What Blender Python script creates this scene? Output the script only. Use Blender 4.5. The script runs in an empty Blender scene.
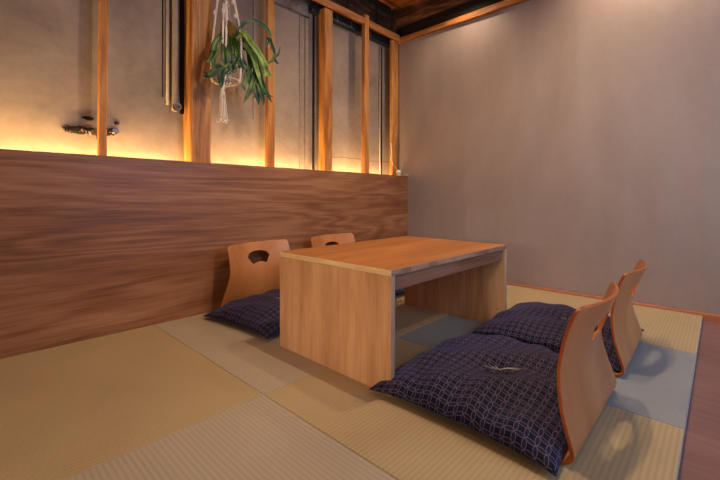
import bpy, bmesh, math, random
from mathutils import Vector, Matrix
R = random.Random(7)
C = bpy.context.scene.collection
sc = bpy.context.scene

# ------------------------------------------------------------------ helpers
def srgb(r, g, b):
    f = lambda c: (c/255/12.92 if c/255 <= .04045 else ((c/255+.055)/1.055)**2.4)
    return (f(r), f(g), f(b), 1)

def obj(name, bm, mats, parent=None, smooth=False, kind=None):
    me = bpy.data.meshes.new(name)
    bmesh.ops.recalc_face_normals(bm, faces=bm.faces[:])
    bm.to_mesh(me); bm.free()
    for m in (mats if isinstance(mats, (list, tuple)) else [mats]):
        me.materials.append(m)
    if smooth:
        for p in me.polygons: p.use_smooth = True
    o = bpy.data.objects.new(name, me); C.objects.link(o)
    if parent: o.parent = parent
    if kind: o['kind'] = kind
    return o

def tag(o, label, cat, group=None):
    o['label'] = label; o['category'] = cat
    if group: o['group'] = group
    return o

def thing(name, label, cat, loc=(0, 0, 0), rz=0, group=None):
    o = bpy.data.objects.new(name, None); C.objects.link(o)
    o.location = loc; o.rotation_euler = (0, 0, rz); o.empty_display_size = .05
    return tag(o, label, cat, group)

def box(bm, lo, hi, bev=0, mi=0):
    lo = Vector(lo); hi = Vector(hi)
    r = bmesh.ops.create_cube(bm, size=1)
    vs = r['verts']
    for v in vs:
        v.co = Vector([(lo[i]+hi[i])/2 + v.co[i]*(hi[i]-lo[i]) for i in range(3)])
    fs = set(f for v in vs for f in v.link_faces)
    for f in fs: f.material_index = mi
    if bev:
        es = list(set(e for v in vs for e in v.link_edges))
        bmesh.ops.bevel(bm, geom=es, offset=bev, segments=2, affect='EDGES', profile=.5)
    return vs

def boxobj(name, lo, hi, m, parent=None, bev=0, kind=None):
    bm = bmesh.new(); box(bm, lo, hi, bev)
    return obj(name, bm, m, parent, kind=kind)

def spline(pts, n):
    """Catmull-Rom through pts, n samples per span"""
    P = [Vector(p) for p in pts]
    P = [2*P[0]-P[1]] + P + [2*P[-1]-P[-2]]
    out = []
    for i in range(1, len(P)-2):
        for k in range(n):
            t = k/n
            a, b, c, d = P[i-1], P[i], P[i+1], P[i+2]
            out.append(.5*((2*b)+(c-a)*t+(2*a-5*b+4*c-d)*t*t+(3*b-a-3*c+d)*t**3))
    out.append(P[-2].copy())
    return out

def tube(bm, pts, r, seg=8, n=4, cap=True, raw=False):
    pts = [Vector(p) for p in pts] if raw else spline(pts, n)
    rings = []
    up = Vector((0, 0, 1))
    for i, p in enumerate(pts):
        d = (pts[min(i+1, len(pts)-1)]-pts[max(i-1, 0)]).normalized()
        a = d.cross(up)
        if a.length < .1: a = d.cross(Vector((0, 1, 0)))
        a.normalize(); b = d.cross(a).normalized()
        rr = r(i/(len(pts)-1)) if callable(r) else r
        rings.append([bm.verts.new(p+(a*math.cos(q)+b*math.sin(q))*rr) for q in [2*math.pi*k/seg for k in range(seg)]])
        up = b if abs(b.z) > .3 else Vector((0, 0, 1))
    for A, B in zip(rings, rings[1:]):
        for k in range(seg):
            bm.faces.new((A[k], A[(k+1) % seg], B[(k+1) % seg], B[k]))
    if cap:
        bm.faces.new(rings[0]); bm.faces.new(rings[-1])
    return rings

# ------------------------------------------------------------------ materials
class N:
    def __init__(s, name, rough=.5, spec=.5):
        s.m = bpy.data.materials.new(name); s.m.use_nodes = True
        s.t = s.m.node_tree; s.b = s.t.nodes['Principled BSDF']
        s.b.inputs['Roughness'].default_value = rough
        s.b.inputs['Specular IOR Level'].default_value = spec
    def n(s, typ, **kw):
        x = s.t.nodes.new(typ)
        for k, v in kw.items(): setattr(x, k, v)
        return x
    def l(s, a, b): s.t.links.new(a, b)
    def set(s, node, **kw):
        for k, v in kw.items(): node.inputs[k.replace('_', ' ')].default_value = v
        return node
    def coord(s, scale=(1, 1, 1), rot=(0, 0, 0), loc=(0, 0, 0), kind='Object'):
        c = s.n('ShaderNodeTexCoord'); m = s.n('ShaderNodeMapping')
        m.inputs['Scale'].default_value = scale; m.inputs['Rotation'].default_value = rot
        m.inputs['Location'].default_value = loc
        s.l(c.outputs[kind], m.inputs['Vector']); return m.outputs['Vector']
    def noise(s, vec, scale, detail=4, rough=.55, dist=0):
        x = s.n('ShaderNodeTexNoise')
        s.set(x, Scale=scale, Detail=detail, Roughness=rough, Distortion=dist)
        s.l(vec, x.inputs['Vector']); return x.outputs['Fac']
    def ramp(s, fac, stops):
        x = s.n('ShaderNodeValToRGB'); e = x.color_ramp.elements
        while len(e) < len(stops): e.new(.5)
        for i, (p, c) in enumerate(stops): e[i].position = p; e[i].color = c
        s.l(fac, x.inputs['Fac']); return x.outputs['Color']
    def math(s, op, a, b=None, c=None):
        x = s.n('ShaderNodeMath', operation=op)
        for i, v in enumerate((a, b, c)):
            if v is None: continue
            if isinstance(v, (int, float)): x.inputs[i].default_value = v
            else: s.l(v, x.inputs[i])
        return x.outputs[0]
    def mix(s, fac, a, b, typ='MIX'):
        x = s.n('ShaderNodeMix', data_type='RGBA', blend_type=typ)
        for k, v in ((0, fac), (6, a), (7, b)):
            if isinstance(v, (int, float, tuple)): x.inputs[k].default_value = v
            else: s.l(v, x.inputs[k])
        return x.outputs[2]
    def col(s, c):
        if isinstance(c, tuple): s.b.inputs['Base Color'].default_value = c
        else: s.l(c, s.b.inputs['Base Color'])
    def bump(s, h, strength=.2, dist=.002):
        x = s.n('ShaderNodeBump'); s.set(x, Strength=strength, Distance=dist)
        s.l(h, x.inputs['Height']); s.l(x.outputs[0], s.b.inputs['Normal'])

G = lambda v: (v, v, v, 1)

def wood(name, dark, mid, light, axis=0, scale=1.0, rough=.45, fig=1.0, spec=.4, rings=9, fibre=.35, seed=0, blotch=0):
    """timber with figure stretched along one axis"""
    w = N(name, rough, spec)
    st = [1, 1, 1]; st[axis] = .13
    v = w.coord(tuple(x*scale for x in st), loc=(seed*3.1, seed*1.7, seed*2.3))
    base = w.noise(v, 2.2, 3, .5, .35)
    lines = w.math('MULTIPLY', base, rings*6.283)
    lines = w.math('MULTIPLY_ADD', w.math('SINE', lines), .5, .5)
    st2 = [1, 1, 1]; st2[axis] = .03
    v2 = w.coord(tuple(x*scale for x in st2), loc=(seed, seed, seed))
    fib = w.noise(v2, 90, 4, .7)
    big = w.noise(v, 3.3, 4, .6, .2)
    f = w.math('MULTIPLY_ADD', lines, .28*fig, w.math('MULTIPLY', big, .9))
    f = w.math('ADD', f, w.math('MULTIPLY', w.math('SUBTRACT', fib, .5), fibre*2))
    col = w.ramp(f, [(.25, dark), (.55, mid), (.9, light)])
    if blotch:
        vb = w.coord((1, 1, 1)); nb = w.noise(vb, 9, 6, .7, 1.2)
        mk = w.ramp(nb, [(.5, G(0)), (.68, G(1))])
        col = w.mix(w.math('MULTIPLY', mk, blotch), col, dark)
    w.col(col)
    w.bump(fib, .12, .0015)
    return w.m

def plaster(name, c1, c2, rough=.6, spec=.3, scale=1.6, bump=.1, streak=False, cracks=False):
    w = N(name, rough, spec)
    v = w.coord((1, 1, .45) if streak else (1, 1, 1))
    a = w.noise(v, scale, 6, .62, .3)
    b = w.noise(w.coord(), 22, 5, .7)
    f = w.math('ADD', w.math('MULTIPLY', a, .8), w.math('MULTIPLY', b, .2))
    col = w.ramp(f, [(.32, c1), (.66, c2)])
    if cracks:
        sp = w.noise(w.coord((1, 1, 2.5), loc=(3, 0, 1)), 38, 5, .75, .6)
        mk = w.ramp(sp, [(.68, G(0)), (.74, G(1))])
        sx = w.n('ShaderNodeSeparateXYZ'); w.l(w.coord(), sx.inputs[0])
        zone = w.math('MULTIPLY', w.math('GREATER_THAN', sx.outputs[0], 1.28), w.math('LESS_THAN', w.math('ABSOLUTE', w.math('SUBTRACT', sx.outputs[2], 1.03)), .11))
        mk = w.math('MULTIPLY', mk, w.math('MULTIPLY_ADD', zone, .7, .12))
        cz = w.math('SUBTRACT', sx.outputs[2], w.math('MULTIPLY_ADD', w.noise(w.coord((1, 1, .2)), 9, 5, .7), .05, .94))
        line = w.math('MULTIPLY', w.math('LESS_THAN', w.math('ABSOLUTE', cz), .0022), w.math('GREATER_THAN', sx.outputs[0], 1.3))
        mk = w.math('MAXIMUM', mk, w.math('MULTIPLY', line, .75))
        col = w.mix(mk, col, (c1[0]*.25, c1[1]*.22, c1[2]*.2, 1))
    w.col(col)
    hgt = w.math('ADD', a, w.math('MULTIPLY', b, .25))
    if streak:      # trowelled in long vertical strokes
        hgt = w.math('ADD', hgt, w.math('MULTIPLY', w.noise(w.coord((1, 1, .06), loc=(0, 2, 0)), 3.2, 2, .4), 16))
    w.bump(hgt, bump, .01)
    rr = w.ramp(a, [(.3, G(rough-.08)), (.7, G(rough+.1))]); w.l(rr, w.b.inputs['Roughness'])
    return w.m

def plain(name, c, rough=.5, spec=.5, metal=0, var=.12, scale=40):
    w = N(name, rough, spec); w.b.inputs['Metallic'].default_value = metal
    f = w.noise(w.coord(), scale, 4, .6)
    d = tuple(x*(1-var*2) for x in c[:3])+(1,)
    w.col(w.ramp(f, [(.3, d), (.65, c)])); w.bump(f, .08, .001)
    return w.m

def tatami(name, base, dark, axis):
    """woven rush: raised ribs running along `axis` (0 = x, 1 = y)"""
    w = N(name, .62, .3)
    c = w.n('ShaderNodeTexCoord'); s = w.n('ShaderNodeSeparateXYZ'); w.l(c.outputs['Object'], s.inputs[0])
    across = s.outputs[1-axis]; along = s.outputs[axis]
    per = .0135
    rib = w.math('MULTIPLY_ADD', w.math('SINE', w.math('MULTIPLY', across, 6.2832/per)), .5, .5)
    wv = w.math('MULTIPLY_ADD', w.math('SINE', w.math('MULTIPLY', along, 6.2832/.004)), .5, .5)
    st = [60, 60, 1]; st[axis] = 900; st[1-axis] = 30
    fine = w.noise(w.coord(tuple(st)), 1, 3, .6)
    big = w.noise(w.coord((1, 1, 1)), 3.5, 3, .5)
    f = w.math('MULTIPLY', w.math('POWER', rib, .6), .18)
    f = w.math('ADD', f, w.math('MULTIPLY', fine, .35))
    f = w.math('ADD', f, w.math('MULTIPLY', big, .25))
    w.col(w.ramp(f, [(.1, dark), (.55, base)]))
    h = w.math('ADD', w.math('POWER', rib, .5), w.math('MULTIPLY', wv, .15))
    w.bump(h, .16, .0012)
    return w.m

def shippo(name):
    """dark cloth printed with interlocking circles, in uv metres"""
    w = N(name, .75, .2)
    c = w.n('ShaderNodeTexCoord'); s = w.n('ShaderNodeSeparateXYZ'); w.l(c.outputs['UV'], s.inputs[0])
    P = .0275
    q = []
    for i in (0, 1):
        x = w.math('FRACT', w.math('DIVIDE', s.outputs[i], P))
        q.append(w.math('ABSOLUTE', w.math('SUBTRACT', x, .5)))
    def dist(a, b):
        dx = w.math('POWER', w.math('SUBTRACT', q[0], a), 2); dy = w.math('POWER', w.math('SUBTRACT', q[1], b), 2)
        return w.math('SQRT', w.math('ADD', dx, dy))
    ds = [dist(.5, .5), dist(.5, -.5), dist(-.5, .5)]
    arcs = [w.math('ABSOLUTE', w.math('SUBTRACT', d, .7071)) for d in ds]
    m = w.math('MINIMUM', arcs[0], w.math('MINIMUM', arcs[1], arcs[2]))
    line = w.ramp(m, [(.012, G(1)), (.042, G(0))])
    pet = w.math('MAXIMUM', w.math('LESS_THAN', ds[1], .7071), w.math('LESS_THAN', ds[2], .7071))
    # small dark square at the middle of each circle
    core = w.math('LESS_THAN', w.math('SUBTRACT', 1.0, w.math('ADD', q[0], q[1])), .30)
    thr = w.noise(w.coord((1, 1, 1), kind='UV'), 900, 2, .5)
    cloth = w.mix(pet, srgb(5, 8, 30), srgb(34, 26, 50))
    cloth = w.mix(w.math('MULTIPLY', line, .75), cloth, srgb(122, 110, 142))
    cloth = w.mix(w.math('MULTIPLY', thr, .25), cloth, srgb(8, 8, 16))
    w.col(cloth); w.bump(thr, .2, .0006)
    w.b.inputs['Sheen Weight'].default_value = .12
    w.b.inputs['Sheen Tint'].default_value = (.35, .4, 1, 1)
    return w.m

M = {}
M['panel'] = wood('walnut_ply', srgb(100, 60, 35), srgb(140, 90, 57), srgb(174, 123, 86), 0, 1.5, .40, .65, .3, rings=12, fibre=.40)
M['table_top'] = wood('table_top_wood', srgb(150, 88, 38), srgb(184, 116, 56), srgb(206, 142, 78), 0, 1.9, .36, .35, .45, rings=6, fibre=.35)
M['table_side'] = wood('table_side_wood', srgb(180, 126, 84), srgb(210, 158, 112), srgb(230, 186, 144), 2, 3.0, .45, .3, .35, rings=8, fibre=.32, seed=2)
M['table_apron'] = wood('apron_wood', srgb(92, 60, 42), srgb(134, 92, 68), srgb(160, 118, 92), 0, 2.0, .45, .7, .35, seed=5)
M['edge_light'] = wood('edge_strip', srgb(214, 170, 118), srgb(236, 198, 146), srgb(244, 214, 170), 1, 3.0, .45, .4, .35, seed=4)
M['post'] = wood('post_timber', srgb(130, 74, 30), srgb(186, 118, 54), srgb(212, 150, 80), 2, 2.2, .55, .9, .3, rings=8, fibre=.5, seed=7, blotch=.2)
M['post_big'] = wood('big_post_timber', srgb(128, 78, 38), srgb(184, 124, 66), srgb(210, 156, 94), 2, 1.6, .5, 1.1, .3, rings=7, fibre=.5, seed=9, blotch=.25)
M['beam'] = wood('beam_timber', srgb(116, 66, 32), srgb(178, 112, 58), srgb(206, 144, 82), 0, 2.2, .55, .8, .3, fibre=.6, seed=3, blotch=.3)
M['beam_y'] = wood('far_beam_timber', srgb(116, 66, 32), srgb(178, 112, 58), srgb(206, 144, 82), 1, 2.2, .55, .8, .3, fibre=.6, seed=3, blotch=.3)
M['old_x'] = wood('sooty_boards', srgb(26, 17, 12), srgb(60, 38, 25), srgb(108, 68, 42), 0, 2.0, .6, .8, .3, fibre=.8, seed=11, blotch=.5)
M['old_y'] = wood('sooty_beam', srgb(40, 24, 14), srgb(100, 62, 34), srgb(156, 102, 58), 1, 2.0, .6, .8, .3, fibre=.8, seed=12, blotch=.4)
M['soot'] = wood('black_timber', srgb(10, 8, 7), srgb(24, 18, 14), srgb(48, 34, 24), 1, 2.0, .6, .6, .3, seed=13)
M['ceil'] = wood('ceiling_boards', srgb(96, 46, 18), srgb(150, 80, 32), srgb(186, 112, 50), 1, 1.4, .5, .8, .3, fibre=.6, seed=14)
M['skirt'] = wood('skirting_wood', srgb(140, 78, 46), srgb(178, 108, 70), srgb(196, 130, 90), 1, 2.0, .45, .5, .35, seed=15)
M['boards'] = wood('floor_boards', srgb(118, 82, 72), srgb(138, 98, 88), srgb(156, 114, 102), 1, 1.2, .5, .4, .35, fibre=.4, seed=16)
M['wall_far'] = plaster('far_wall_paint', srgb(142, 126, 118), srgb(162, 146, 138), .36, .5, 1.3, .16, streak=True)
M['wall_left'] = plaster('old_plaster', srgb(120, 103, 89), srgb(164, 144, 125), .62, .3, 2.2, .25, cracks=True)
M['wall_plain'] = plaster('plain_plaster', srgb(140, 128, 118), srgb(160, 148, 138), .7, .2)
M['pipe_wall'] = plain('plaster_coloured_paint', srgb(146, 127, 110), .55, .35)
M['steel'] = plain('dark_steel', srgb(38, 44, 52), .45, .5, .4)
M['strip_metal'] = plain('dull_metal_channel', srgb(84, 78, 80), .5, .5, .3)
M['pipe'] = plain('painted_pipe', srgb(150, 132, 116), .5, .4)
M['cable_gap_dark'] = plain('dark_cable_and_gap_shade', srgb(40, 31, 25), .85, .1)  # dark cable, and the shade painted as strips in wall gaps
M['crack'] = plain('broken_plaster', srgb(60, 40, 26), .8, .2, 0, .3, 90)
M['rust'] = plain('tarnished_metal', srgb(120, 104, 92), .35, .6, .7, .3, 80)
M['tat_a'] = tatami('tatami_straw', srgb(188, 164, 122), srgb(156, 130, 90), 0)
M['tat_b'] = tatami('tatami_grey_straw', srgb(186, 168, 142), srgb(154, 136, 112), 1)
M['tat_c'] = tatami('tatami_sheen_tint', srgb(154, 154, 148), srgb(126, 124, 120), 1)  # bluish daylight sheen put into this mat's colour
M['tat_side'] = plain('tatami_edge', srgb(200, 192, 176), .7, .2)
M['cloth'] = shippo('shippo_cloth')
M['thread'] = plain('cotton_thread', srgb(226, 218, 206), .8, .2)
M['ply_back'] = wood('chair_ply', srgb(168, 102, 54), srgb(192, 124, 72), srgb(206, 142, 90), 2, 1.5, .36, .3, .5, rings=4, fibre=.2, seed=20)
M['ply_edge'] = wood('chair_ply_edge', srgb(150, 70, 16), srgb(198, 100, 30), srgb(216, 122, 46), 0, 3, .28, .2, .6, rings=4, fibre=.2, seed=21)
M['rope'] = plain('cotton_rope', srgb(240, 226, 212), .85, .2, 0, .15, 300)
M['moss'] = plain('root_ball', srgb(128, 100, 44), .9, .1, 0, .35, 120)
def leafmat():
    w = N('fern_leaf', .42, .45)
    f = w.noise(w.coord((1, 1, 1)), 14, 4, .6, .4)
    w.col(w.ramp(f, [(.3, srgb(12, 36, 8)), (.52, srgb(36, 70, 14)), (.78, srgb(104, 130, 40))]))
    w.bump(w.noise(w.coord(), 120, 3), .1, .001)
    return w.m
M['leaf'] = leafmat()
def youngmat():
    w = N('young_fern_leaf', .42, .45)
    f = w.noise(w.coord((1, 1, 1)), 18, 4, .6, .4)
    w.col(w.ramp(f, [(.3, srgb(84, 124, 30)), (.7, srgb(168, 190, 84))]))
    return w.m
M['leaf_pale'] = youngmat()
M['white'] = plain('white_plastic', srgb(230, 226, 220), .4, .5, 0, .03)
def emis(name, c, s):
    w = N(name); w.b.inputs['Base Color'].default_value = c
    w.b.inputs['Emission Color'].default_value = c; w.b.inputs['Emission Strength'].default_value = s
    return w.m
M['led'] = emis('warm_led', (1, .66, .27, 1), 520)

# ------------------------------------------------------------------ measurements (metres)
XW = 2.140          # far wall
YW = 1.20           # plaster wall behind the posts
YB = .990           # front of the low panel
YR = -1.012         # edge of the tatami
ZC = 2.368           # ceiling
X0, Y0 = -3.0, -2.5 # the rest of the room behind the camera
FZ = -.024

# ------------------------------------------------------------------ room
boxobj('floor', (X0-.1, Y0-.1, FZ-.1), (XW+.1, YW+.1, FZ), M['boards'], kind='structure')
bm = bmesh.new()
y = Y0
while y < YW:
    box(bm, (X0, y, ZC), (XW+.1, min(y+.178, YW+.1), ZC+.05), .003); y += .18
obj('ceiling', bm, M['ceil'], kind='structure')
boxobj('wall_far', (XW, Y0-.1, FZ), (XW+.1, YW+.1, ZC), M['wall_far'], kind='structure')
boxobj('wall_left', (X0-.1, YW, FZ), (XW, YW+.1, ZC), M['wall_left'], kind='structure')
bm = bmesh.new()   # wall behind the camera, with a second window
ny0, ny1, nz0, nz1 = -2.3, -.7, .35, 1.75
box(bm, (X0-.1, Y0-.1, FZ), (X0, ny0, ZC)); box(bm, (X0-.1, ny1, FZ), (X0, YW, ZC))
box(bm, (X0-.1, ny0, FZ), (X0, ny1, nz0)); box(bm, (X0-.1, ny0, nz1), (X0, ny1, ZC))
obj('wall_near', bm, M['wall_plain'], kind='structure')
bm = bmesh.new()
for a, b in (((ny0, nz0), (ny0+.05, nz1)), ((ny1-.05, nz0), (ny1, nz1)), ((ny0, nz0), (ny1, nz0+.05)), ((ny0, nz1-.05), (ny1, nz1))):
    box(bm, (X0-.07, a[0], a[1]), (X0-.02, b[0], b[1]))
obj('window_2', bm, M['old_x'], kind='structure')
bm = bmesh.new()   # street side, with a wide window opening
wx0, wx1, wz0, wz1 = .2, 1.95, .35, 2.0
box(bm, (X0, Y0-.1, FZ), (wx0, Y0, ZC)); box(bm, (wx1, Y0-.1, FZ), (XW, Y0, ZC))
box(bm, (wx0, Y0-.1, FZ), (wx1, Y0, wz0)); box(bm, (wx0, Y0-.1, wz1), (wx1, Y0, ZC))
obj('wall_right', bm, M['wall_plain'], kind='structure')
bm = bmesh.new()
for a, b in (((wx0, wz0), (wx0+.05, wz1)), ((wx1-.05, wz0), (wx1, wz1)), ((wx0, wz0), (wx1, wz0+.05)), ((wx0, wz1-.05), (wx1, wz1)), (((wx0+wx1)/2-.025, wz0), ((wx0+wx1)/2+.025, wz1))):
    box(bm, (a[0], Y0-.07, a[1]), (b[0], Y0-.02, b[1]))
obj('window_1', bm, M['old_x'], kind='structure')
boxobj('baseboard_far', (2.100, Y0, FZ), (XW, YB, .010), M['skirt'], kind='structure', bev=.002)
boxobj('trim_1', (X0, YB+.022, .665), (XW, YW, .690), M['old_x'], kind='structure')   # ledge behind the panel

# low plywood panel
p = tag(boxobj('partition_panel', (X0, YB, FZ), (XW, YB+.022, .831), M['panel'], bev=.0015),
        'low reddish-brown wood-grain panel running behind the chairs, glowing light behind its top', 'panel')
led = thing('light_strip', 'warm light strip hidden behind the low wood panel, lighting the plaster from below', 'light', (0, YW-.082, .6905))
for a, b in ((X0+.3, .222), (.352, 1.220), (1.320, 2.040)):
    bm = bmesh.new(); box(bm, (a, -.007, 0), (b, .007, .008)); bm.normal_update()
    for f_ in bm.faces: f_.material_index = 0 if f_.normal.z > .5 else 1
    bmesh.ops.rotate(bm, verts=bm.verts[:], matrix=Matrix.Rotation(math.radians(-64), 3, 'X'))
    bmesh.ops.translate(bm, verts=bm.verts[:], vec=(0, 0, .0075))
    obj('strip_segment', bm, [M['led'], M['steel']], led)

# ------------------------------------------------------------------ tatami
mats = [
 (-1.4, 0, 'b', 'tatami mat past the left edge, against the wood panel'),
 (-1.4, 1, 'a', 'tatami mat past the lower left corner, nearest the camera'),
 (-.7, 0, 'a', 'wide golden tatami mat at the left against the bare stretch of wood panel'),
 (0, 0, 'b', 'greyish tatami mat under the rear cushion and chair left of the table'),
 (.7, 0, 'a', 'tatami mat under the far rear chair behind the table'),
 (1.4, 0, 'b', 'tatami mat in the far corner behind the table'),
 (-.7, 1, 'b', 'greyish ribbed tatami mat at the bottom edge, in front of the golden one'),
 (0, 1, 'a', 'straw tatami mat under the nearest cushion, ribbed beside the nearest chair'),
 (.7, 1, 'c', 'tatami mat with bluish sheen painted into its colour, reaching right from under the table to the brown floor'),
 (1.4, 1, 'a', 'pale straw tatami mat along the far wall behind the second front cushion'),
]
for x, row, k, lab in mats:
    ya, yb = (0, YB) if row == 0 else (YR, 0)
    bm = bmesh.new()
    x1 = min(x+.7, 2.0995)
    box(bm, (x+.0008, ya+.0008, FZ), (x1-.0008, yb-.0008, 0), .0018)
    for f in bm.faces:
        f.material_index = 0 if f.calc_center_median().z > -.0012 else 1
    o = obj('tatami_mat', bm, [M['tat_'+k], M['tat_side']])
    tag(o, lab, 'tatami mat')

# ------------------------------------------------------------------ posts and beams
def post(name, x0, x1, y0, y1, z0, z1, m, lab, wob=.004, taper=0, notch=None):
    bm = bmesh.new(); n = 18; rings = []
    ph = [R.uniform(0, 6) for _ in range(6)]
    for i in range(n+1):
        z = z0+(z1-z0)*i/n; t = i/n
        w = [wob*(math.sin(z*3.1+ph[k])*.6+math.sin(z*7.3+ph[k+1])*.4) for k in range(4)]
        b = .006 if (x1-x0) > .06 else .003
        xa, xb, ya, yb = x0+w[0]-taper*(1-t), x1+w[1]-taper*(1-t), y0+w[2]*.5, y1
        cs = [(xa+b, ya), (xb-b, ya), (xb, ya+b), (xb, yb), (xa, yb), (xa, ya+b)]
        rings.append([bm.verts.new((cx, cy, z)) for cx, cy in cs])
    for A, B in zip(rings, rings[1:]):
        for k in range(6): bm.faces.new((A[k], A[(k+1) % 6], B[(k+1) % 6], B[k]))
    bm.faces.new(rings[0]); bm.faces.new(rings[-1])
    return tag(obj(name, bm, m), lab, 'post')

ZL = .690
post('wooden_stud', -.206, -.171, 1.088, 1.122, ZL, ZC, M['post'], 'narrow wooden stud at the left, standing in front of the broken pipe in the wall', .003, .008)
post('wooden_post', .230, .343, 1.085, 1.198, ZL, ZC, M['post_big'], 'thick wooden post left of the hanging fern, widest of the posts', .003)
post('wooden_stud', .728, .782, 1.090, 1.120, ZL, ZC, M['post'], 'narrow wooden stud just right of the hanging fern', .003)
post('wooden_post', 1.228, 1.312, 1.092, 1.160, ZL, 2.068, M['post'], 'squared pale orange post whose top meets the underside of the beam', .002)
post('wooden_stud', 1.638, 1.692, 1.058, 1.096, ZL, 2.15, M['post'], 'slim stud crossing the beam between the squared post and the corner', .003)
post('wooden_post', 2.046, 2.134, 1.094, 1.124, ZL, 2.070, M['post'], 'knotty post in the corner against the far wall, beside the small white socket', .004)

def beam(name, lo, hi, m, lab, axis, cat='beam', wob=.002, mi=None):
    bm = bmesh.new(); n = 30; rings = []
    ph = [R.uniform(0, 6) for _ in range(6)]
    for i in range(n+1):
        t = lo[axis]+(hi[axis]-lo[axis])*i/n
        w = [wob*(math.sin(t*4+ph[k])*.6+math.sin(t*11+ph[k+1])*.4) for k in range(4)]
        o = 1-axis
        a, b = lo[o]+w[0], hi[o]; za, zb = lo[2]+w[1], hi[2]+w[2]
        bv = .003
        cs = [(a+bv, za), (b, za), (b, zb), (a+bv, zb), (a, zb-bv), (a, za+bv)]
        rings.append([bm.verts.new(((t, c, z) if axis == 0 else (c, t, z))) for c, z in cs])
    for A, B in zip(rings, rings[1:]):
        for k in range(6): bm.faces.new((A[k], A[(k+1) % 6], B[(k+1) % 6], B[k]))
    bm.faces.new(rings[0]); bm.faces.new(rings[-1])
    return tag(obj(name, bm, m), lab, cat)

beam('timber_beam', (.80, 1.062, 2.074), (XW-.030, 1.088, 2.120), M['beam'], 'long orange rail running over the posts into the ceiling corner', 0)
beam('timber_beam', (XW-.030, Y0, 2.052), (XW, 1.118, 2.100), M['beam_y'], 'orange timber rail along the top of the bare far wall', 1, wob=.003)
beam('timber_beam', (XW-.012, Y0, 2.103), (XW, 1.13, 2.20), M['soot'], 'blackened timber band right above the rail of the far wall', 1)
beam('timber_beam', (XW-.026, Y0, 2.205), (XW, 1.13, 2.285), M['old_y'], 'old brown beam along the far wall, lower one of two under the ceiling', 1, wob=.004)
beam('timber_beam', (XW-.016, Y0, 2.290), (XW, 1.13, ZC), M['old_y'], 'old brown beam along the far wall, directly under the ceiling', 1, wob=.004)
t = thing('board_wall', 'sooty dark boards above the orange rail on the post side', 'boards', (0, 0, 0))
bm = bmesh.new(); x = .85
while x < 2.05:
    box(bm, (x, 1.135, 2.10), (min(x+.148, 2.09), 1.150, ZC-.001), .002); x += .15
obj('board', bm, M['old_x'], t)
bm = bmesh.new()
for x in (.95, 1.50, 1.86): box(bm, (x, 1.131, 2.12), (x+.022, 1.1352, ZC-.001), .002)
obj('batten_or_strip', bm, M['soot'], t)
bm = bmesh.new(); box(bm, (.85, 1.112, 2.315), (2.05, 1.135, ZC-.001), .003)
obj('ceiling_rail', bm, M['soot'], t)
tag(boxobj('corner_block', (2.082, 1.098, 2.122), (XW-.027, 1.131, ZC-.001), M['old_x'], bev=.003), 'short dark upright block in the ceiling corner', 'timber')

bm = bmesh.new(); box(bm, (1.155, 1.150, 2.036), (2.10, 1.198, 2.095), .002); 
o = tag(obj('steel_beam', bm, M['steel']), 'dark blue-black steel beam behind the posts near the corner', 'beam')
bm = bmesh.new()
for x in (1.40, 1.56, 1.80): box(bm, (x, 1.146, 2.038), (x+.018, 1.1505, 2.092), .001)
obj('stiffener', bm, M['strip_metal'], o)

# ------------------------------------------------------------------ things on the plaster wall
def wallbox(name, x0, x1, z0, z1, d, m, lab, cat, par=None, bev=.001):
    bm = bmesh.new(); box(bm, (x0, YW-d, z0), (x1, YW, z1), bev)
    o = obj(name, bm, m, par)
    return tag(o, lab, cat) if lab else o

# boxed conduit at x 1.07..1.17 with dark gap
wallbox('boxed_conduit', 1.072, 1.116, 0.6905, 1.985, .007, M['pipe_wall'], 'flat painted conduit on the plaster, left one of the pair beside the squared post', 'conduit')
wallbox('boxed_conduit', 1.120, 1.160, 0.6905, 1.985, .012, M['pipe_wall'], 'flat painted conduit on the plaster, next to the dark gap by the squared post', 'conduit')
wallbox('upright_strip', 1.197, 1.210, 0.6905, 2.10, .012, M['cable_gap_dark'], 'dark strip painted as the shade in the gap behind the squared post', 'batten_or_strip')  # strip stands in for the shade in the gap, no real part
t = thing('cable_channel', 'dull metal channel across the plaster between fern and squared post', 'channel')
wallbox('channel', .60, 1.160, 1.992, 2.003, .012, M['strip_metal'], None, None, t)
bm = bmesh.new()
for q in range(7):
    x = .93+q*.022
    tube(bm, [(x, YW-.012, 1.998), (x+R.uniform(-.02, .02), YW-.03, 2.04), (x+R.uniform(-.03, .03), YW-.02, 2.07), (x+R.uniform(-.02, .02), YW-.012, 2.18), (x, YW-.012, ZC-.002)], .0035, 5, 3)
tag(obj('cable_tangle', bm, M['pipe'], smooth=True), 'tangle of painted cables above the metal channel', 'cables')
# conduits by the thick post
t = thing('conduit', 'thick painted pipe with round capped lower end left of the thick post', 'pipe', (.172, YW-.024, 1.15))
bm = bmesh.new(); tube(bm, [(0, 0, ZC-1.152), (0, 0, .6), (0, 0, .02), (0, -.004, .004), (0, -.018, -.003), (0, -.03, -.003)], .0165, 14, 4)
obj('pipe', bm, M['pipe'], t, True)
bm = bmesh.new(); tube(bm, [(0, -.026, -.003), (0, -.040, -.003)], .0215, 16, raw=True)
obj('cap', bm, M['pipe'], t, True)
bm = bmesh.new(); tube(bm, [(0, -.038, -.003), (0, -.0425, -.003)], .013, 16, raw=True)
obj('cap_ring', bm, M['strip_metal'], t, True)
def vpipe(x, r, z0, m, lab, yo=.0):
    bm = bmesh.new(); tube(bm, [(x, YW-r-yo, z0), (x, YW-r-yo, ZC-.002)], r, 10, raw=True)
    return tag(obj('conduit', bm, m, smooth=True), lab, 'pipe')
vpipe(.113, .003, 1.20, M['cable_gap_dark'], 'thin dark cable running down the plaster, leftmost of the bundle by the thick post')
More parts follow.
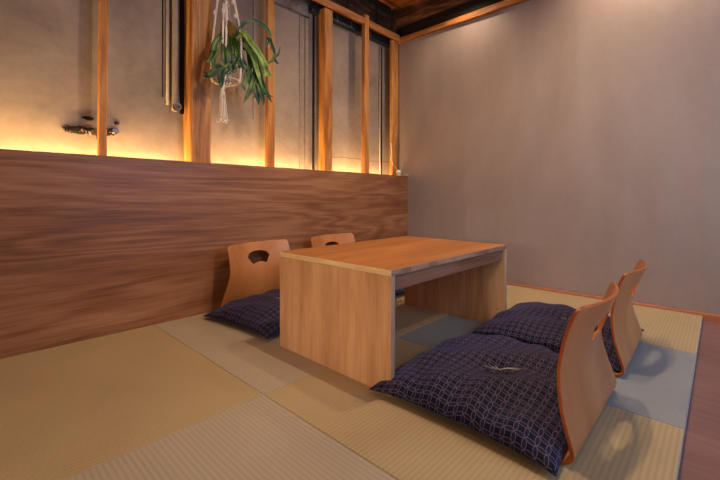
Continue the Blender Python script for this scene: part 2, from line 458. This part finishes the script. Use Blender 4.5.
vpipe(.137, .009, 1.16, M['pipe'], 'slender painted pipe just left of the capped pipe')
wallbox('upright_strip', .207, .226, 1.12, (ZC-.002), .014, M['cable_gap_dark'], 'dark strip painted as the shadow gap between the capped pipe and the thick post', 'batten_or_strip')  # shadowed slot beside the post, drawn as a dark strip
wallbox('upright_strip', .684, .702, 1.16, (ZC-.002), .008, M['pipe'], 'narrow strip painted as the shadow beside the stud right of the fern', 'batten_or_strip')  # the stud's cast shadow on the plaster, built as a strip
vpipe(1.985, .008, 0.6905, M['pipe'], 'thin painted pipe on the plaster next to the corner post')
wallbox('upright_strip', 2.012, 2.02, 0.6905, 2.02, .008, M['cable_gap_dark'], 'dark strip on the plaster in the corner', 'batten_or_strip')  # thin dark line on the plaster beside the corner post

# broken-out plaster with an old pipe
def jag(bm, cx, cz, rx, rz, n=26, d=.004, seed=1):
    rr = random.Random(seed)
    vs = []
    for k in range(n):
        a = 2*math.pi*k/n; q = rr.uniform(.65, 1.12)
        vs.append((cx+rx*math.cos(a)*q, cz+rz*math.sin(a)*q))
    f = [bm.verts.new((x, YW-d, z)) for x, z in vs]; b = [bm.verts.new((x, YW-.0002, z)) for x, z in vs]
    bm.faces.new(f); bm.faces.new(b)
    for k in range(n): bm.faces.new((f[k], f[(k+1) % n], b[(k+1) % n], b[k]))
t = thing('broken_pipe', 'tarnished old pipe poking out of a ragged hole in the plaster', 'pipe', (0, 0, 0))
bm = bmesh.new()
jag(bm, -.262, .968, .078, .022, seed=3); jag(bm, -.150, .975, .050, .022, seed=5); jag(bm, -.235, 1.030, .030, .010, seed=9); jag(bm, -.112, 1.022, .013, .010, seed=8)
obj('ragged_hole', bm, M['crack'], t)
bm = bmesh.new()
tube(bm, [(-.330, YW-.012, .958), (-.27, YW-.014, .963), (-.20, YW-.02, .972), (-.12, YW-.016, .975)], lambda s: .010+.003*math.sin(s*17), 10, 6)
tube(bm, [(-.325, YW-.014, .975), (-.26, YW-.016, .982), (-.215, YW-.02, .968)], .004, 6, 4)
obj('pipe', bm, M['rust'], t, True)
bm = bmesh.new()
tube(bm, [(-.216, YW-.005, .962), (-.216, YW-.034, .958)], .016, 8, raw=True)
obj('fitting', bm, M['rust'], t)
bm = bmesh.new(); tube(bm, [(-.205, YW-.02, .965), (-.196, YW-.024, .925)], .008, 8, raw=True)
obj('tap', bm, M['rust'], t); bm = bmesh.new()
tube(bm, [(-.125, YW-.005, .978), (-.125, YW-.034, .978)], .014, 8, raw=True)
obj('fitting', bm, M['rust'], t)

# white socket and cord on the panel top, by the corner post
t = thing('lamp_socket', 'small round white socket with a cord on the panel top in the corner', 'socket', (2.050, 1.03, .831))
bm = bmesh.new(); box(bm, (-.012, -.015, 0), (.024, .014, .008), .002)
obj('base', bm, M['white'], t)
bm = bmesh.new(); bmesh.ops.create_uvsphere(bm, u_segments=20, v_segments=12, radius=.023, matrix=Matrix.Translation((.004, -.002, .030)))
obj('globe', bm, M['white'], t, True)
bm = bmesh.new(); tube(bm, [(.004, .0, .050), (-.004, .03, .075), (-.024, .062, .14), (-.014, .064, .21), (-.02, .066, .30)], .004, 8, 5)
obj('cord', bm, M['rope'], t, True)

# ------------------------------------------------------------------ low table
TX0, TX1, TY0, TY1, TH = .274, 1.190, -.310, .3028, .4068
t = thing('low_table', 'low square-edged wooden table with solid slab sides in the middle of the tatami', 'table', (TX0, TY0, 0))
L, W = TX1-TX0, TY1-TY0; th = .021
bm = bmesh.new(); box(bm, (0, 0, TH-th), (L, W, TH), .0012)
for f in bm.faces:
    c = f.calc_center_median()
    if abs(f.normal.z) > .5: f.material_index = 0
    elif c.x < .002: f.material_index = 1
    else: f.material_index = 2
M['edge_block'] = wood('laminated_edge', srgb(130, 96, 74), srgb(176, 140, 114), srgb(206, 172, 146), 0, 2, .5, .3, .3, fibre=.6, seed=6)
def blocky(m, axis, step, base):
    w = m.node_tree
    nt = N.__new__(N); nt.m = m; nt.t = w; nt.b = w.nodes['Principled BSDF']
    c = nt.n('ShaderNodeTexCoord'); s = nt.n('ShaderNodeSeparateXYZ'); nt.l(c.outputs['Object'], s.inputs[0])
    q = nt.math('FLOOR', nt.math('DIVIDE', s.outputs[axis], step))
    wn = nt.n('ShaderNodeTexWhiteNoise', noise_dimensions='1D'); nt.l(q, wn.inputs['W'])
    old = nt.b.inputs['Base Color'].links[0].from_socket
    f = nt.ramp(wn.outputs['Value'], [(0, G(.62)), (1, G(1.0))])
    nt.col(nt.mix(1.0, old, f, 'MULTIPLY'))
blocky(M['edge_block'], 0, .055, None)
tt = obj('table_top', bm, [M['table_top'], M['edge_light'], M['edge_block']], t)
M['leg_edge'] = wood('leg_edge', srgb(150, 122, 100), srgb(190, 160, 136), srgb(206, 180, 156), 2, 3, .5, .3, .3, seed=8)
for xa in (0, L-th):
    bm = bmesh.new(); box(bm, (xa, 0, 0), (xa+th, W, TH-th-.0003), .0012)
    bm.normal_update()
    for f in bm.faces: f.material_index = 1 if f.normal.y < -.5 else 0
    obj('side_panel', bm, [M['table_side'], M['leg_edge']], t)
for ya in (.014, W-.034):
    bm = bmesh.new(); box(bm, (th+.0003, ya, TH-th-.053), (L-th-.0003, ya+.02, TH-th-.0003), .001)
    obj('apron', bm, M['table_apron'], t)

# ------------------------------------------------------------------ legless chairs
def chair_mesh():
    prof = [(.37, .0048), (.28, .0048), (.18, .0048), (.09, .0048), (.045, .0052), (.018, .010), (.008, .026), (.013, .050),
            (.029, .100), (.041, .150), (.047, .198), (.045, .240), (.034, .295), (.020, .340), (.008, .372)]
    P = spline([(0, a, b) for a, b in prof], 8)
    cum = [0]
    for a, b in zip(P, P[1:]): cum.append(cum[-1]+(b-a).length)
    S = cum[-1]
    def at(s):
        s = max(0, min(S, s)); lo, hi = 0, len(cum)-1
        while hi-lo > 1:
            m = (lo+hi)//2
            if cum[m] <= s: lo = m
            else: hi = m
        f = (s-cum[lo])/max(1e-9, cum[hi]-cum[lo]); return P[lo].lerp(P[hi], f)
    def hw(s):
        z = at(s).z
        if at(s).y > .05 and z < .02: return .250
        q = max(0, min(1, (z-.03)/.24)); q = q*q*(3-2*q)
        return .252-.037*q
    def mp(tt, s):
        p = at(s); z = p.z
        c = .040*max(0, min(1, (z-.01)/.30))**1.2
        return Vector((hw(s)*tt, p.y-c*(1-tt*tt)+0.0, z))
    sa = S-.235; sh = S-.086
    HW = .205
    # hand hole: a folding-fan sector, star-shaped about (0, sh)
    def in_hole(tt, s):
        x = tt*HW; y = s-sh+.118; r = math.hypot(x, y); a = abs(math.atan2(x, y))
        return .086 < r < .150 and a < math.radians(32-(0 if r < .138 else (r-.138)*700)-(0 if r > .092 else (.092-r)*600))
    def in_out(tt, s):
        if abs(tt) > 1 or s > S or s < sa: return False
        cr = .022; dx = (abs(tt)-1)*HW+cr; dy = s-(S-cr)
        return not (dx > 0 and dy > 0 and math.hypot(dx, dy) > cr)
    def march(fn, a):
        d = (math.sin(a)/HW, math.cos(a)); lo, hi = 0, .5
        if fn is in_out: lo, hi = 0, .5
        else:
            # first exit
            r = 0
            while fn(d[0]*r, sh+d[1]*r): r += .001
            lo, hi = max(0, r-.001), r
        for _ in range(40):
            m = (lo+hi)/2
            if fn(d[0]*m, sh+d[1]*m): lo = m
            else: hi = m
        return (d[0]*lo, sh+d[1]*lo)
    ac = math.atan2(HW, sa-sh)     # exact lower corners
    K = 120
    top = [(-ac)+2*ac*k/K for k in range(K+1)]
    rest = 2*math.pi-2*ac; KB = 24
    bot = [ac+rest*k/KB for k in range(1, KB)]
    angs = top+bot; n = len(angs)
    outer = [march(in_out, a) for a in angs]; inner = [march(in_hole, a) for a in angs]
    outer[0] = (-1, sa); outer[K] = (1, sa)
    for i in range(K+1, n): outer[i] = (outer[i][0], sa)
    bm = bmesh.new(); RG = 12; rings = []
    for j in range(RG+1):
        f = (j/RG)**.9
        rings.append([bm.verts.new(mp(i_[0]+(o_[0]-i_[0])*f, i_[1]+(o_[1]-i_[1])*f)) for i_, o_ in zip(inner, outer)])
    for A, B in zip(rings, rings[1:]):
        for k in range(n): bm.faces.new((A[k], A[(k+1) % n], B[(k+1) % n], B[k]))
    row = [rings[-1][K]]+[rings[-1][i] for i in range(K+1, n)]+[rings[-1][0]]
    ts = [1]+[outer[i][0] for i in range(K+1, n)]+[-1]
    ROWS = 46; prev = row
    for j in range(1, ROWS+1):
        s = sa*(1-j/ROWS)
        # rounded front corners of the seat
        k = max(0, 1-s/.05); sc_ = 1-.10*k*k
        cur = [bm.verts.new(mp(tv*sc_, s)) for tv in ts]
        for q in range(len(cur)-1): bm.faces.new((prev[q], prev[q+1], cur[q+1], cur[q]))
        prev = cur
    return bm

def make_chair(label, loc, rz):
    t = thing('legless_chair', label, 'chair', loc, rz, 'bent plywood floor chairs around the low table')
    bm = chair_mesh()
    o = obj('bent_shell', bm, [M['ply_back'], M['ply_edge']], t, True)
    s = o.modifiers.new('s', 'SOLIDIFY'); s.thickness = .0095; s.offset = 0; s.material_offset_rim = 1
    b = o.modifiers.new('b', 'BEVEL'); b.width = .0022; b.segments = 3; b.limit_method = 'ANGLE'; b.angle_limit = math.radians(50); b.harden_normals = True
    return t
def copy_tree(o, parent=None):
    c = o.copy(); C.objects.link(c); c.parent = parent
    for ch in list(o.children): copy_tree(ch, c)
    return c
chA = make_chair('nearest bent wooden floor chair, its back turned to us at the lower right', (.563, -.837, 0), 0)
def chair(lab, loc, rz):
    c = copy_tree(chA); c.location = loc; c.rotation_euler = (0, 0, rz); c['label'] = lab; return c
chair('bent wooden floor chair with its back to us, farther one by the far wall', (1.182, -.836, 0), .02)
chair('bent wooden floor chair against the wood panel left of the table, fan-shaped handhole fully visible', (.552, .918, 0), math.pi+math.radians(6)).scale = (1.02, 1, 1)
chair('bent wooden floor chair whose top just shows above the far end of the table', (1.15, .925, 0), math.pi+math.radians(3))

# ------------------------------------------------------------------ cushions
def cushion_mesh(a, b, H, seed, n=56, off=(0, 0)):
    rr = random.Random(seed); ph = [rr.uniform(0, 6) for _ in range(8)]
    bm = bmesh.new(); uv = bm.loops.layers.uv.new('uv')
    top, bot = [], []
    def pos(i, j, side):
        u = 2*i/n-1; v = 2*j/n-1
        u = math.copysign(1-(1-abs(u))**1.35, u); v = math.copysign(1-(1-abs(v))**1.35, v)
        x = a*u*(1-.055*(1-v**2)**.8*abs(u)**2); y = b*v*(1-.055*(1-u**2)**.8*abs(v)**2)
        e = max(0, (1-abs(u)**2.2)*(1-abs(v)**2.2))
        d = math.hypot(x-off[0], y-off[1])
        dim = .30*math.exp(-(d/.045)**2)+.10*math.exp(-(d/.13)**2)
        wr = .0022*math.sin(9*x/a+5*y/b+ph[0])+.0016*math.sin(17*u*v+ph[1])+.0014*math.sin(14*v+ph[2])*abs(u)
        # puckers running in from each corner
        cr = math.exp(-((abs(u)-abs(v))/.16)**2)*(max(abs(u), abs(v))**3)
        if side:  z = .018+H*e**.43*(1-dim)+wr*e**.3*3*(1-.4*cr)
        else:     z = .022-.0215*min(1, e**.30*1.25)
        z -= .014*(abs(u)*abs(v))**3*(1 if side else .5)
        return Vector((x, y, max(z, .0005)))
    for side in (1, 0):
        g = top if side else bot
        for i in range(n+1):
            g.append([])
            for j in range(n+1):
                if side == 0 and (i in (0, n) or j in (0, n)): g[i].append(top[i][j])
                else: g[i].append(bm.verts.new(pos(i, j, side)))
    ox, oy = rr.uniform(0, 1), rr.uniform(0, 1)
    for g in (bot, top):
        UV = {}
        h = n//2
        for j in range(n+1):
            for sgn in (1, -1):
                acc = 0; prev = g[h][j].co
                for q in range(0, h+1):
                    c = g[h+sgn*q][j].co; acc += (c-prev).length; prev = c
                    UV[g[h+sgn*q][j]] = [ox+sgn*acc, 0]
        for i in range(n+1):
            for sgn in (1, -1):
                acc = 0; prev = g[i][h].co
                for q in range(0, h+1):
                    c = g[i][h+sgn*q].co; acc += (c-prev).length; prev = c
                    UV[g[i][h+sgn*q]][1] = oy+sgn*acc
        for i in range(n):
            for j in range(n):
                f = bm.faces.new((g[i][j], g[i+1][j], g[i+1][j+1], g[i][j+1]))
                for l in f.loops: l[uv].uv = UV[l.vert]
    return bm
def cushion(lab, loc, rz, a, b, H, seed, tilt=(0, 0), tuft=1, off=(0, 0)):
    t = thing('floor_cushion', lab, 'cushion', loc, rz, 'navy patterned floor cushions')
    t.rotation_euler = (tilt[0], tilt[1], rz)
    obj('cover', cushion_mesh(a, b, H, seed, off=off), M['cloth'], t, True)
    bm = bmesh.new(); z = .022+H*.66
    if tuft == 1:
        tube(bm, [(-.022, .036, z+.010), (-.008, .014, z+.006), (0, 0, z+.002), (.010, -.014, z+.008), (.022, -.036, z+.012), (.034, -.060, z+.011)], .0016, 6, 5)
        tube(bm, [(-.026, .018, z+.010), (-.010, .008, z+.007), (0, 0, z+.003), (.008, -.020, z+.010), (.016, -.040, z+.012), (.024, -.056, z+.010)], .0013, 6, 5)
        tube(bm, [(-.004, .030, z+.010), (-.004, .012, z+.007), (0, 0, z+.003)], .0013, 6, 5)
        tube(bm, [(.004, .012, z+.008), (0, 0, z+.004), (-.008, -.008, z+.007)], .002, 6, 4)
    else:
        tube(bm, [(-.012, .020, z+.008), (0, 0, z+.002), (.004, -.010, z+.012), (.006, -.022, z+.024)], .0014, 6, 5)
        tube(bm, [(.014, .012, z+.009), (0, 0, z+.002), (-.006, -.014, z+.012)], .0014, 6, 5)
    bmesh.ops.translate(bm, verts=bm.verts[:], vec=(off[0], off[1], 0))
    obj('tuft', bm, M['thread'], t, True)
    return t
cushion('navy circle-patterned floor cushion nearest to us, white thread tuft in its middle', (.556, -.533, .0102), 0, .322, .284, .087, 1, off=(-.055, -.035))
cushion('navy circle-patterned floor cushion beyond the nearest one, partly behind the chair backs', (1.240, -.535, .0102), .0, .300, .288, .078, 2, tuft=2, off=(-.02, -.04))
cushion('navy circle-patterned floor cushion at the rear left, half hidden by the table side', (.535, .662, .0102), .10, .305, .262, .076, 3)
cushion('navy circle-patterned floor cushion behind the table at its far end', (1.15, .655, .0102), -.02, .292, .262, .075, 4)

# ------------------------------------------------------------------ hanging fern
YP = 1.012
def pp(u, v, dy=0):
    """turns a reading of the photograph into a point on the upright plane y = YP + dy"""
    ya = .7547; fw = Vector((math.cos(ya), math.sin(ya), 0)); rt = Vector((math.sin(ya), -math.cos(ya), 0))
    d = fw+rt*((u-360)/384.8)-Vector((0, 0, (v-196.3-(u-360)*.0017)/384.8))
    o = Vector((-.6994, -1.0869, .6456))
    return o+d*((YP+dy-o.y)/d.y)
HX = .39
t = thing('rope_hanger', 'knotted off-white cotton rope plant hanger hanging beside the thick post', 'plant hanger', (HX, YP, 0), 0)
def rope(par, name, pts, r=.0062, seg=7):
    bm = bmesh.new(); tube(bm, [Vector(p)-Vector((HX, YP, 0)) for p in pts], r, seg, 5)
    return obj(name, bm, M['rope'], par, True)
K = Vector((HX-.016, YP, 1.285))     # knot under the basket
top = Vector((HX+.005, YP, 2.36))
for i in range(4):
    a = math.pi/4+i*math.pi/2+.25
    d = Vector((math.cos(a), math.sin(a)*.7, 0))
    for q in (-1, 1):
        e = d+Vector((-d.y, d.x, 0))*.14*q
        pts = [top, Vector((HX, YP, 2.05))+e*.016, Vector((HX+.006, YP, 1.78))+e*.050, Vector((HX+.012, YP, 1.60))+e*.078,
               Vector((HX+.008, YP, 1.45))+e*.086, Vector((HX+.004, YP, 1.325))+e*.082, Vector((HX, YP, 1.298))+e*.060, K+e*.010]
        rope(t, 'cord', pts)
bm = bmesh.new(); ring = [Vector((.004+.080*math.cos(a), .058*math.sin(a), 1.322)) for a in [2*math.pi*k/24 for k in range(25)]]
tube(bm, ring, .0042, 7, raw=True, cap=False); obj('hoop', bm, M['rope'], t, True)
bm = bmesh.new(); tube(bm, [K-Vector((HX, YP, -.014)), K-Vector((HX, YP, .02))], .013, 10, raw=True); obj('knot', bm, M['rope'], t, True)
for zz in (1.78, 1.70):
    for i in range(4):
        a = math.pi/4+i*math.pi/2+.25; d = Vector((math.cos(a), math.sin(a)*.7, 0))*(.046 if zz == 1.78 else .060)
        bm = bmesh.new(); bmesh.ops.create_uvsphere(bm, u_segments=10, v_segments=8, radius=.0095, matrix=Matrix.Translation((d.x, d.y, zz)) @ Matrix.Diagonal((1, 1, 1.6, 1)))
        obj('knot', bm, M['rope'], t, True)
bm = bmesh.new(); rr = random.Random(4)
for i in range(12):
    a = i*.52; s = rr.uniform(.6, 1)
    k0 = K-Vector((HX, YP, 0))
    tube(bm, [k0, k0+Vector((math.cos(a)*.012, math.sin(a)*.012, -.05)), k0+Vector((math.cos(a)*.022*s, math.sin(a)*.020*s, -.12)), k0+Vector((math.cos(a)*.030*s, math.sin(a)*.022*s, -.185)),
              k0+Vector((math.cos(a)*.034*s, math.sin(a)*.026*s, -.210+rr.uniform(-.01, .01)))], lambda q: .0026+(.0035 if q > .85 else 0), 6, 4)
obj('tassel', bm, M['rope'], t, True)

t = thing('staghorn_fern', 'green staghorn fern with antler-shaped drooping fronds in the rope hanger', 'fern', (HX, YP, 0))
O_ = Vector((HX, YP, 0))
bm = bmesh.new()
bmesh.ops.create_icosphere(bm, subdivisions=4, radius=1, matrix=Matrix.Translation((.020, 0, 1.612)) @ Matrix.Diagonal((.046, .042, .052, 1)))
for v in bm.verts:
    v.co += Vector((rr.uniform(-1, 1), rr.uniform(-1, 1), rr.uniform(-1, 1)))*.0025
    v.co.x += .004*math.sin(v.co.z*90)
obj('root_ball', bm, M['moss'], t, True)
def frond(bm, pts, w0, w1, twist=0, thick=.0022):
    """a strap of leaf along pts: width w(t), slightly cupped"""
    Q = spline([Vector(p)-O_ for p in pts], 7); n = len(Q); rows = []
    side0 = None
    for i, p in enumerate(Q):
        d = (Q[min(i+1, n-1)]-Q[max(i-1, 0)]).normalized()
        view = Vector((-.45+math.sin(twist+i*.02)*.6, -.85*math.cos(twist*.6), -.25))
        a = d.cross(view).normalized(); nn = a.cross(d).normalized()
        f = i/(n-1); w = (w0+(w1-w0)*f)*(1 if f > .12 else .6+f*3.3)
        if w1 < .004: w = max(.0015, w0*(1-f**2.2))
        rows.append([bm.verts.new(p+a*w*s+nn*(abs(s)**2*w*.45)) for s in (-1, -.5, 0, .5, 1)]+[bm.verts.new(p+a*w*s+nn*(abs(s)**2*w*.45-thick)) for s in (1, .5, 0, -.5, -1)])
    for A, B in zip(rows, rows[1:]):
        for k in range(10): bm.faces.new((A[k], A[(k+1) % 10], B[(k+1) % 10], B[k]))
    bm.faces.new(rows[0]); bm.faces.new(rows[-1])
def leaf(stem, forks, w=.014, tw=0, m='leaf'):
    bm = bmesh.new(); dys = stem[0]
    S_ = [pp(u, v, dy) for u, v, dy in stem]
    frond(bm, S_, w*1.0, w*1.75, tw)
    for fk in forks:
        F = [S_[-2].lerp(S_[-1], .7)]+[pp(u, v, dy) for u, v, dy in fk]
        frond(bm, F, w*1.5, .001, tw+R.uniform(-.3, .3))
    obj('frond', bm, M[m], t, True)
# each frond: readings (along, down, out from the hanger) then its fingers
leaf([(228, 32, 0), (221, 36, -.04), (215, 44, -.05), (214, 52, -.05)], [[(213, 60, -.05), (213, 70, -.045)], [(211, 58, -.06), (206, 63, -.07)], ], .012)
leaf([(228, 32, 0), (224, 44, -.05), (224, 56, -.07), (224, 66, -.07)], [[(216, 69, -.08), (208, 74, -.10), (203, 71, -.11)], [(214, 73, -.08), (207, 76, -.09), (202, 80, -.1)], [(220, 76, -.07), (219, 84, -.06)], [(228, 72, -.06), (232, 66, -.06)]], .013)
leaf([(228, 34, 0), (229, 46, -.04), (230, 56, -.06), (229, 64, -.06)], [[(224, 70, -.07), (218, 66, -.08), (210, 66, -.1)], [(222, 74, -.06), (221, 84, -.06), (220, 89, -.06)], [(233, 70, -.05), (238, 66, -.05)]], .013, .3)
leaf([(230, 34, 0), (234, 42, -.03), (237, 52, -.05), (237, 58, -.05)], [[(234, 64, -.05), (231, 70, -.05)], [(240, 64, -.05), (245, 70, -.05)]], .012, -.3)
leaf([(232, 36, 0), (238, 46, -.03), (240, 54, -.04), (241, 58, -.04)], [[(243, 62, -.04), (248, 66, -.04)], [(240, 66, -.04), (243, 73, -.03)]], .010)
# tall arching frond to the right
leaf([(232, 38, 0), (237, 34, -.03), (243, 24, -.05), (250, 20.5, -.06), (258, 22.5, -.07), (265, 27, -.08), (269, 34, -.08), (269, 40, -.08)],
     [[(267, 43, -.08), (265, 48, -.08)], [(272, 46, -.08), (274, 54, -.08), (273, 62, -.08)], [(271, 44, -.08), (270, 50, -.08)]], .0075)
leaf([(274, 48, -.08), (274, 54, -.08), (273.5, 59, -.08)], [[(270, 62, -.08), (264, 64, -.08)], [(276, 62, -.08), (279, 64, -.08)], [(278, 54, -.08), (280, 46, -.08)]], .006)
# pale young frond
leaf([(236, 44, 0), (243, 33, -.06), (249, 41, -.08), (256, 50, -.10), (262, 60, -.10), (265, 68, -.10)], [[(268, 74, -.1), (273, 76, -.1)], [(266, 72, -.1), (264, 78, -.1)]], .0115, 0, 'leaf_pale')
leaf([(234, 42, 0), (244, 40, -.04), (252, 54, -.05), (255, 66, -.05), (256, 74, -.05)], [[(252, 84, -.05), (247, 96, -.05), (243, 103, -.05)], [(256, 90, -.05), (258, 100, -.05), (258, 105, -.05)], [(262, 84, -.05), (268, 96, -.05), (272, 103, -.05)], [(260, 90, -.06), (263, 100, -.06), (263, 106, -.06)]], .012)
leaf([(236, 44, 0), (247, 50, -.03), (249, 62, -.04), (248, 72, -.04)], [[(245, 80, -.04), (243, 86, -.04), (246, 92, -.04)], [(250, 82, -.04), (251, 90, -.04), (250, 95, -.04)]], .011, .3)
leaf([(238, 46, 0), (252, 50, -.02), (257, 64, -.03), (259, 76, -.03)], [[(262, 86, -.03), (266, 94, -.03), (273, 97, -.04)], [(260, 90, -.03), (253, 98, -.03)]], .011, -.2)
leaf([(234, 44, 0), (245, 46, -.05), (253, 58, -.07), (256, 68, -.07)], [[(259, 78, -.07), (262, 88, -.07)]], .009, .1, 'leaf_pale')

# ------------------------------------------------------------------ light
def spot(name, loc, target, power, col, size=120, blend=.6, rad=.025):
    d = bpy.data.lights.new(name, 'SPOT'); d.energy = power; d.color = col; d.spot_size = math.radians(size); d.spot_blend = blend; d.shadow_soft_size = rad
    o = bpy.data.objects.new(name, d); C.objects.link(o); o.location = loc
    o.rotation_euler = (Vector(target)-Vector(loc)).to_track_quat('-Z', 'Y').to_euler(); return o
warm = (1, .76, .52)
spot('ceiling_or_fill_spot', (.66, -.45, 2.30), (.60, -.1, 0), 58, warm, 140, .7, .03)
spot('ceiling_or_fill_spot', (1.12, -.55, 2.30), (1.0, -.1, 0), 34, warm, 140, .7, .03)
spot('ceiling_or_fill_spot', (1.90, .35, 2.28), (1.2, .6, 0), 24, warm, 160, .8, .02)
spot('ceiling_or_fill_spot', (1.72, -.80, 2.34), (2.14, -.7, 1.75), 46, warm, 100, .9, .04)
spot('ceiling_or_fill_spot', (-.9, -.6, 2.30), (.3, -.1, .2), 14, warm, 80, .9, .05)  # added fill from behind the camera, brightens the table's left side
spot('ceiling_or_fill_spot', (.95, -2.3, 2.28), (.75, .9, .22), 66, warm, 40, .9, .04)  # added frontal fill for the rear chair backs
spot('table_fill_spot', (-2.3, -.55, .80), (.28, 0, .22), 95, (1, .82, .62), 24, 1.0, .08)  # added low fill aimed at the table's left side, no lamp there
spot('ceiling_or_fill_spot', (.76, -.55, 2.32), (-.35, 1.2, 1.75), 22, warm, 46, 1.0, .015)  # added accent that deepens the left stud's shadow on the plaster
d = bpy.data.lights.new('ceiling_fill', 'POINT'); d.energy = 2.4; d.color = warm; d.shadow_soft_size = .05  # added fill so the ceiling boards show, no hanging lamp here
o = bpy.data.objects.new('ceiling_fill', d); C.objects.link(o); o.location = (1.2, -.3, 2.05)
def area(name, loc, rot, sx, sy, e, c):
    d = bpy.data.lights.new(name, 'AREA'); d.shape = 'RECTANGLE'; d.size = sx; d.size_y = sy; d.energy = e; d.color = c
    o = bpy.data.objects.new(name, d); C.objects.link(o); o.location = loc; o.rotation_euler = rot
area('daylight', ((wx0+wx1)/2, Y0+.03, 1.3), (math.radians(90), 0, 0), 1.7, 1.5, 31, (.36, .57, 1))
area('daylight', (X0+.03, (ny0+ny1)/2, 1.05), (math.radians(90), 0, -math.pi/2), 1.5, 1.3, 18, (1, .84, .66))
w = bpy.data.worlds.new('world'); sc.world = w; w.use_nodes = True
w.node_tree.nodes['Background'].inputs[0].default_value = (.55, .72, 1, 1); w.node_tree.nodes['Background'].inputs[1].default_value = .5

# ------------------------------------------------------------------ camera
cam = bpy.data.cameras.new('camera'); co = bpy.data.objects.new('camera', cam); C.objects.link(co); sc.camera = co
f = 384.79; v0 = 196.3; yaw = .7547
cam.sensor_width = 36; cam.lens = f/720*36
cam.shift_y = -(240-v0)/720
co.location = (-.6994, -1.0869, .6456)
co.rotation_euler = (math.radians(90), math.radians(-.098), yaw-math.pi/2)
cam.clip_start = .02
sc.view_settings.view_transform = 'Standard'; sc.view_settings.look = 'None'
sc.view_settings.gamma = 1; sc.view_settings.use_curve_mapping = False
sc.view_settings.exposure = 0
